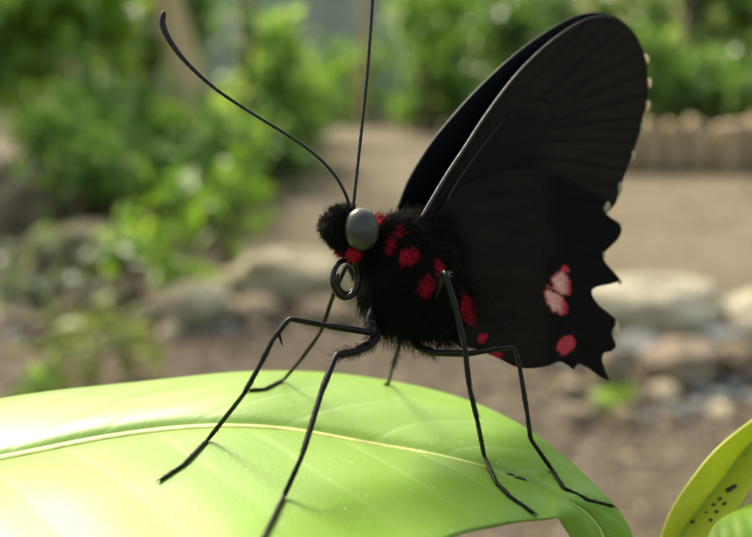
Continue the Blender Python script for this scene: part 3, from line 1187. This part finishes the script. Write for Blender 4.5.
antenna([(350.5, 216, 97), (348.5, 203, 97), (344, 191, 96.8), (333, 173, 96.4), (313, 153, 95.8), (285, 133.5, 95.2), (250, 112, 94.5), (215, 88.5, 93.8), (187, 63, 93.2), (170, 41, 93), (162.5, 24, 93), (163.5, 13.5, 93)],
        [1.5, 1.5, 1.35, 1.3, 1.3, 1.3, 1.35, 1.5, 1.9, 2.6, 3.0, 2.2])
antenna([(353, 216, 98), (354, 200, 98.3), (357, 172, 98.8), (362, 125, 99.6), (367, 75, 100.4), (370.5, 30, 101), (373, -15, 101.5), (374, -60, 102), (371, -95, 102.4), (365, -118, 102.6)],
        [1.5, 1.45, 1.4, 1.4, 1.45, 1.5, 1.6, 2.0, 2.8, 2.2])

# proboscis: flat spiral in the plane of the head
pts = []
NP = 110
for k in range(NP):
    t = k / (NP - 1)
    a = math.radians(62 - 620 * t)             # starts at the upper right of the ring, runs over the left side
    sc_ = 1.0 - 0.36 * t
    x = 344 + 14.0 * sc_ * math.cos(a) + 2.5 * t
    y = 278 - 21.5 * sc_ * math.sin(a)
    if t < .05: y -= (0.05 - t) * 120
    pts.append((x, y, 96.4 + (x - 344) * 0.10 + 0.9 * t))
mb = MB().tube([P(*p) for p in pts], [(3.6 - 1.9 * k / NP) * MM(96) for k in range(NP)], 10)
mb.build('proboscis', M_PROB, BF)

# legs
def leg(pts, rads, foot=None, spines=(), furry=2):
    """pts: joints as (px,py,D); foot (px,py) is put on the leaf; rads in px along the chain."""
    J = [P(*p) for p in pts]
    if foot:
        fp = [leaf_hit(*q) for q in foot]
        fp = [q for q in fp if q is not None]
        for q in fp:
            D = (q - CAM).dot(Fv)
            J.append(q + Vector((0, 0, 0.00022)))
    # fine points along each straight segment, rounded at joints
    W, R = [], []
    n = len(J)
    rads = list(rads) + [rads[-1]] * max(0, n - len(rads))
    for i in range(n - 1):
        m = 9
        for k in range(m):
            t = k / m
            q = J[i].lerp(J[i + 1], t)
            ra = rads[i] + (rads[i + 1] - rads[i]) * t
            sw = (.90 + .20 * t) * (1 + .05 * math.sin(math.pi * t)) if i < n - 1 else 1
            W.append(q)
            R.append(ra * sw * MM(96) * 1.12)
    W.append(J[-1])
    R.append(rads[n - 1] * MM(96) * 1.1)
    # soften corners
    W2 = [W[0]] + [W[k - 1] * .22 + W[k] * .56 + W[k + 1] * .22 for k in range(1, len(W) - 1)] + [W[-1]]
    mb = MB().tube(W2, R, 12)
    # claw at the foot
    e, d = J[-1], (J[-1] - J[-2]).normalized()
    lt = d.cross(Vector((0, 0, 1))).normalized()
    for sgn in (-1, 1):
        c = [e, e + d * .00030 + lt * sgn * .00018 + Vector((0, 0, .0001)), e + d * .00055 + lt * sgn * .0003 - Vector((0, 0, .00022))]
        mb.tube(c, [.00010, .00007, .00002], 6)
    # tiny bristles
    rr = random.Random(int(pts[0][0] * 7))
    for k in range(len(W2) // 3, len(W2) - 1):
        for q in range(2):
            dd = (W2[k + 1] - W2[k]).normalized()
            sd_ = Vector((rr.gauss(0, 1), rr.gauss(0, 1), rr.gauss(0, 1)))
            sd_ = (sd_ - dd * sd_.dot(dd)).normalized()
            p0 = W2[k] + sd_ * R[k] * .8
            mb.tube([p0, p0 + (dd * .9 + sd_ * .5) * .00022, p0 + (dd * 1.4 + sd_ * .6) * .0004], [.00003, .000022, .000006], 4, cap=False)
    # fine hair on the upper leg
    for k in range(4, min(len(W2) - 1, 9 * furry)):
        for q in range(16):
            dd = (W2[k + 1] - W2[k]).normalized()
            sd_ = Vector((rr.gauss(0, 1), rr.gauss(0, 1), rr.gauss(0, 1) - .5))
            sd_ = (sd_ - dd * sd_.dot(dd)).normalized()
            p0 = W2[k].lerp(W2[k + 1], rr.random()) + sd_ * R[k] * .85
            L = rr.uniform(.0003, .0010)
            mb.tube([p0, p0 + (dd * .5 + sd_ * .8) * L * .55, p0 + (dd * .9 + sd_ * .9) * L], [.00002, .000016, .000005], 3, cap=False)
    for (k, dx, dy, L) in spines:
        p0 = W2[k]
        dd = (Rv * dx + Uv * dy).normalized()
        mb.tube([p0, p0 + dd * L * .5, p0 + dd * L], [.00022, .00016, .00003], 7)
    return mb.build('leg', M_LEG, BF)


# front leg, near side
leg([(376, 298, 100), (368.5, 320, 98), (371, 332.5, 97.2), (326, 325.5, 95.3), (289, 318.5, 93), (273, 339, 92.3), (262, 361, 91.6), (244, 394, 90.3)],
    [3.0, 2.9, 3.3, 2.9, 2.2, 2.1, 2.2, 2.0, 1.9, 1.8, 1.5], foot=[(209, 440), (183, 467), (161, 481.5)], spines=[(42, .3, -1, .0017)])
# middle leg, near side: runs out of the lower edge
leg([(380, 318, 101), (377, 335, 98.3), (369, 345, 97), (354, 352, 94.6), (336, 355, 92.5), (322, 390, 89.5), (302, 456, 84.5)],
    [4.6, 4.6, 4.5, 3.8, 2.9, 2.6, 2.2, 1.9, 1.6, 1.5], foot=[(284, 498), (262, 543)], furry=4)
# front leg, far side, seen behind the proboscis
leg([(372, 318, 103), (358, 285, 104), (347.5, 263, 105), (333, 296, 107), (321, 332, 109), (300, 361, 111)],
    [2.8, 2.6, 2.3, 2.1, 1.9, 1.8, 1.5, 1.5, 1.3], foot=[(284, 381), (265, 390.3), (249, 391.5)])
# far leg behind the body
leg([(405, 325, 107), (399, 345, 110), (393, 366, 115)], [2.2, 2.0, 1.8, 1.6, 1.4], foot=[(389, 384), (386, 385.5)])
# middle leg with the high knee
leg([(424, 330, 104.5), (434, 300, 99.6), (444.5, 271, 94), (456, 309, 93.3), (464.5, 345, 92.8), (469.5, 388, 92.5), (477, 419, 92.2)],
    [3.2, 3.0, 2.7, 2.7, 2.5, 2.2, 2.1, 1.9, 1.7, 1.6, 1.4], foot=[(484, 457), (496, 484), (510, 498), (533, 514.5)])
# hind leg
leg([(402, 326, 104), (418, 347, 102.5), (434, 353, 101), (470, 353.5, 99.5), (498, 348.5, 98.5), (514.5, 347, 97.5), (519.5, 366, 97.2), (527, 412, 96.6), (530.5, 439, 96)],
    [4.0, 3.7, 3.4, 2.9, 2.3, 2.0, 2.1, 2.1, 1.9, 1.8, 1.7, 1.5], foot=[(551, 470), (563.5, 489.5), (588, 501.5), (612, 507.5)])

# ------------------------------------------------------------------ wings
def sstep(a, b, x):
    t = min(1, max(0, (x - a) / (b - a)))
    return t * t * (3 - 2 * t)


def d_near(x, y):
    d = 101.5 + 0.078 * (x - 432) + 0.012 * (215 - y)
    d += 1.3 * sstep(262, 325, y) * (1 - sstep(455, 545, x))
    d += 0.35 * math.sin((x - 430) * .021 + y * .009)
    return d


def d_far(x, y):
    return 108 + 0.060 * (x - 398) - 0.011 * (205 - y)


def seg_dist(x, y, a, b):
    vx, vy = b[0] - a[0], b[1] - a[1]
    t = max(0, min(1, ((x - a[0]) * vx + (y - a[1]) * vy) / (vx * vx + vy * vy)))
    return math.hypot(x - a[0] - vx * t, y - a[1] - vy * t)


def poly_dist(x, y, pl):
    return min(seg_dist(x, y, pl[i], pl[i + 1]) for i in range(len(pl) - 1))


def smooth_poly(pts, k=4):
    """Closed Catmull-Rom outline; points with a third value 1 stay sharp."""
    n = len(pts)
    out = []
    for i in range(n):
        p0, p1, p2, p3 = (np.array(pts[(i + q) % n][:2], float) for q in (-1, 0, 1, 2))
        if len(pts[i]) > 2: p0 = 2 * p1 - p2
        if len(pts[(i + 1) % n]) > 2: p3 = 2 * p2 - p1
        for j in range(k):
            f = j / k
            out.append(tuple(0.5 * ((2 * p1) + (-p0 + p2) * f + (2 * p0 - 5 * p1 + 4 * p2 - p3) * f * f + (-p0 + 3 * p1 - 3 * p2 + p3) * f ** 3)))
    return out


def wing(name, outline, dfun, colfun, mat, step=2.0, thick=0.00009):
    n0 = len(outline)
    xs = [p[0] for p in outline]
    ys = [p[1] for p in outline]
    pts = [Vector(p) for p in outline]

    def inside(x, y):
        c = False
        j = n0 - 1
        for i in range(n0):
            a, b = outline[i], outline[j]
            if (a[1] > y) != (b[1] > y) and x < (b[0] - a[0]) * (y - a[1]) / (b[1] - a[1]) + a[0]:
                c = not c
            j = i
        return c
    y = min(ys)
    row = 0
    while y < max(ys):
        x = min(xs) + (row % 2) * step * .5
        while x < max(xs):
            if inside(x, y): pts.append(Vector((x, y)))
            x += step
        y += step * .87
        row += 1
    r = delaunay_2d_cdt(pts, [], [list(range(n0))], 1, 1e-5)
    V, C, VN = [], [], []
    for v in r[0]:
        c, vn = colfun(v.x, v.y)
        V.append(P(v.x, v.y, dfun(v.x, v.y)) - Fv * vn * 0.00005)
        C.append(c)
        VN.append(vn)
    o = mesh_obj(name, V, [tuple(f) for f in r[2]], mat, BF, attrs={'Col': C, 'vein': VN})
    s = o.modifiers.new('thickness', 'SOLIDIFY')
    s.thickness = thick
    s.offset = 0
    return o


FW = [(421, 219), (433, 198), (448, 173), (464, 149), (482, 121), (502, 93), (520, 71), (539, 52), (557, 37), (576, 24.5), (590, 18.5), (600, 16.5), (611, 17.5), (623, 22.5), (633, 31.5), (640, 43), (644.5, 55),
      (646.5, 62), (647, 72), (648.5, 84), (647.5, 94), (646.5, 106), (643, 117), (641, 129), (636.5, 142), (632, 156), (626, 172), (619, 191), (613, 207), (585, 228), (540, 246), (490, 250), (445, 240), (428, 230)]
FWo = smooth_poly(FW)
cell = (548, 108)
vends = [(592, 17), (625, 24), (643, 50), (647, 72), (648, 94), (644, 117), (637, 142), (628, 170), (616, 200)]
cstart = [(520, 95), (543, 96), (551, 104), (553, 112), (552, 120), (548, 128), (538, 140), (520, 155), (480, 190)]
fveins = [[(428, 219), (470, 152), (520, 96), (549, 100), (553, 114), (545, 132), (500, 172), (440, 222)]] + [[a, ((a[0] + b[0]) / 2, (a[1] + b[1]) / 2 - 2), b] for a, b in zip(cstart, vends)]


def fw_under(x, y):
    d = poly_dist(x, y, fveins[0])
    for q in fveins[1:]: d = min(d, poly_dist(x, y, q))
    vn = math.exp(-(d / 1.5) ** 2)
    base = np.array((0.0115, 0.0084, 0.0052))
    # pale rays between the veins of the outer half
    m = sstep(520, 575, x + (215 - y) * .15)
    ray_ = math.exp(-((d - 6.5) / 3.5) ** 2)
    c = base * (0.85 + .6 * m * ray_ + .35 * noise.noise(Vector((x * .02, y * .06, 2)))) 
    dark = sstep(560, 520, x) * sstep(95, 170, y)
    c = c * (1 - .55 * dark)
    c = c * (1 - .22 * vn) if m > .4 else c * (1 + .4 * vn)
    return c, vn


HW = [(433, 224), (441, 208), (455, 193), (472, 182), (495, 174), (520, 170), (545, 172), (570, 180), (592, 192), (606, 200), (603, 209), (610, 217), (619, 223), (621.5, 230), (618, 239), (610, 247), (603.5, 254), (604.5, 261),
      (611, 269), (621, 280.5, 1), (611, 284), (598, 286.5), (592, 290), (593, 297), (600, 306), (610, 314), (616.5, 321), (612, 333), (616, 345), (611, 351), (604, 353), (602, 360), (605, 370), (609.5, 381, 1),
      (599, 376), (590, 369), (582, 365), (577, 364.5), (573.5, 370, 1), (567, 365), (559, 361.5), (547, 366), (530, 368.5), (515, 366.5), (500, 359), (484, 352), (468, 344), (455, 330), (446, 310), (440, 285), (434, 255)]
HWo = smooth_poly(HW)
SPOT = [(565, 269.5, 4.2, 4.2, 0), (561, 284.5, 10, 13.5, -.3), (555.5, 301, 8.5, 17, -.6), (566, 345, 8, 11, .6)]
hends = [(606, 200), (603, 209), (605, 258), (593, 294), (612, 334), (603, 358), (580, 365), (545, 366)]
hstart = [(530, 190), (540, 205), (545, 235), (545, 262), (540, 285), (532, 300), (515, 310), (490, 312)]
hveins = [[(436, 222), (490, 190), (535, 196), (547, 240), (540, 285), (500, 310), (440, 240)]] + [[a, b] for a, b in zip(hstart, hends)]


def hw_under(x, y):
    d = min(poly_dist(x, y, q) for q in hveins)
    vn = math.exp(-(d / 1.4) ** 2) * .6
    inner = 1 - sstep(536, 562, x + 16 * noise.noise(Vector((y * .035, x * .02, 3))))
    c = np.array((0.0105, 0.0079, 0.0050)) * inner + np.array((0.0016, 0.0014, 0.0013)) * (1 - inner)
    c = c * (0.8 + .35 * noise.noise(Vector((x * .03, y * .09, 0))))
    for k, (cx, cy, rx, ry, an) in enumerate(SPOT):
        dx, dy = x - cx, y - cy
        ca, sa = math.cos(an), math.sin(an)
        q = ((dx * ca + dy * sa) / rx) ** 2 + ((-dx * sa + dy * ca) / ry) ** 2 + .45 * noise.noise(Vector((x * .22, y * .22, 5)))
        f = min(1, max(0, (1.1 - q) * 2.5))
        if f > 0:
            pk = np.array((0.70, 0.34, 0.28)) if k in (1, 2) else np.array((0.46, 0.05, 0.06))
            rd = np.array((0.48, 0.035, 0.055))
            g = sstep(.40, 1.0, q) if k in (1, 2) else .5
            g = max(g, sstep(1, 9, dx)) if k in (1, 2) else g
            col = pk * (1 - g) + rd * g
            c = c * (1 - f) + col * f
            vn *= (1 - f)
    # dark line between the two large spots
    if seg_dist(x, y, (549, 289), (566, 297)) < 1.1:
        c = np.array((0.006, 0.004, 0.004))
    # red patches at the wing root
    for (cx, cy, rx, ry, an) in RED[7:]:
        dx, dy = x - cx, y - cy
        ca, sa = math.cos(an), math.sin(an)
        q = ((dx * ca + dy * sa) / rx) ** 2 + ((-dx * sa + dy * ca) / ry) ** 2 + 1.1 * noise.noise(Vector((x * .38, y * .38, 0)))
        f = min(1, max(0, (1.1 - q) * 2.2))
        c = c * (1 - f) + RD * f
    return c, vn


def upper(x, y):
    return np.array((0.0014, 0.0018, 0.0036)) * (1 + .4 * noise.noise(Vector((x * .05, y * .05, 1)))), 0.0


def costa(parent, line, dfun, r0, r1):
    c = catmull(line, 70)
    W = [P(x, y, dfun(x, y)) for x, y in c]
    MB().tube(W, [(r0 + (r1 - r0) * k / 69) * MM(108) for k in range(70)], 8).build('costa', M_COSTA, parent)


def fringe(parent, items, dfun, off=0.0):
    for (x, y, a, b, an) in items:
        D = dfun(x, y) + off
        s = MM(D)
        ca, sa = math.cos(an), math.sin(an)
        MB().ball(P(x, y, D), (Rv * ca + Uv * sa) * a * s, (-Rv * sa + Uv * ca) * b * s, Fv * .00012, 14, 8).build('fringe_spot', M_FRINGE, parent)


fw = wing('forewing', FWo, lambda x, y: d_near(x, y) + .45, fw_under, M_WING_UNDER)
costa(fw, [p[:2] for p in FW[:13]], lambda x, y: d_near(x, y) + .42, 2.1, .9)
costa(fw, [(433, 230), (445, 205), (458, 181), (480, 150), (505, 118)], lambda x, y: d_near(x, y) + .40, 1.2, .3)
fringe(fw, [(646.3, 59, 2.9, 4.8, .3), (648.8, 83, 2.9, 5.2, 0), (647.3, 106, 3.0, 5.6, -.15), (641.5, 128.5, 2.9, 5.8, -.25), (632.5, 156, 2.9, 5.8, -.35), (619, 190, 3.2, 8.5, -.3)], d_near, .45)
hw = wing('hindwing', HWo, d_near, hw_under, M_WING_UNDER)
fringe(hw, [(607, 207, 3.2, 5.5, -.3), (619.5, 281.5, 2.4, 3, .4), (616.3, 328, 3.2, 9, .15), (603.5, 254.5, 1.8, 3.4, .3)], d_near, 0)

FF = [(398, 208), (410, 178), (432, 142.5), (456, 113), (479, 88), (502, 66), (521, 50), (539, 37), (558, 25), (576, 16.5), (591, 13), (606, 14), (622, 21), (634, 36), (638, 60), (637, 95), (628, 135), (612, 175), (598, 200), (560, 225), (500, 240), (440, 240), (408, 228)]
ffw = wing('forewing', smooth_poly(FF), d_far, upper, M_WING_UPPER, 4.0)
costa(ffw, FF[:12], d_far, 1.4, .7)
HF = [(405, 225), (440, 205), (500, 190), (560, 195), (590, 210), (600, 228), (590, 250), (598, 275), (580, 288), (592, 312), (594, 340), (585, 345), (590, 362), (570, 352), (540, 355), (505, 345), (470, 325), (440, 290), (420, 255)]
wing('hindwing', smooth_poly(HF), lambda x, y: d_far(x, y) + .5, upper, M_WING_UPPER, 4.0)
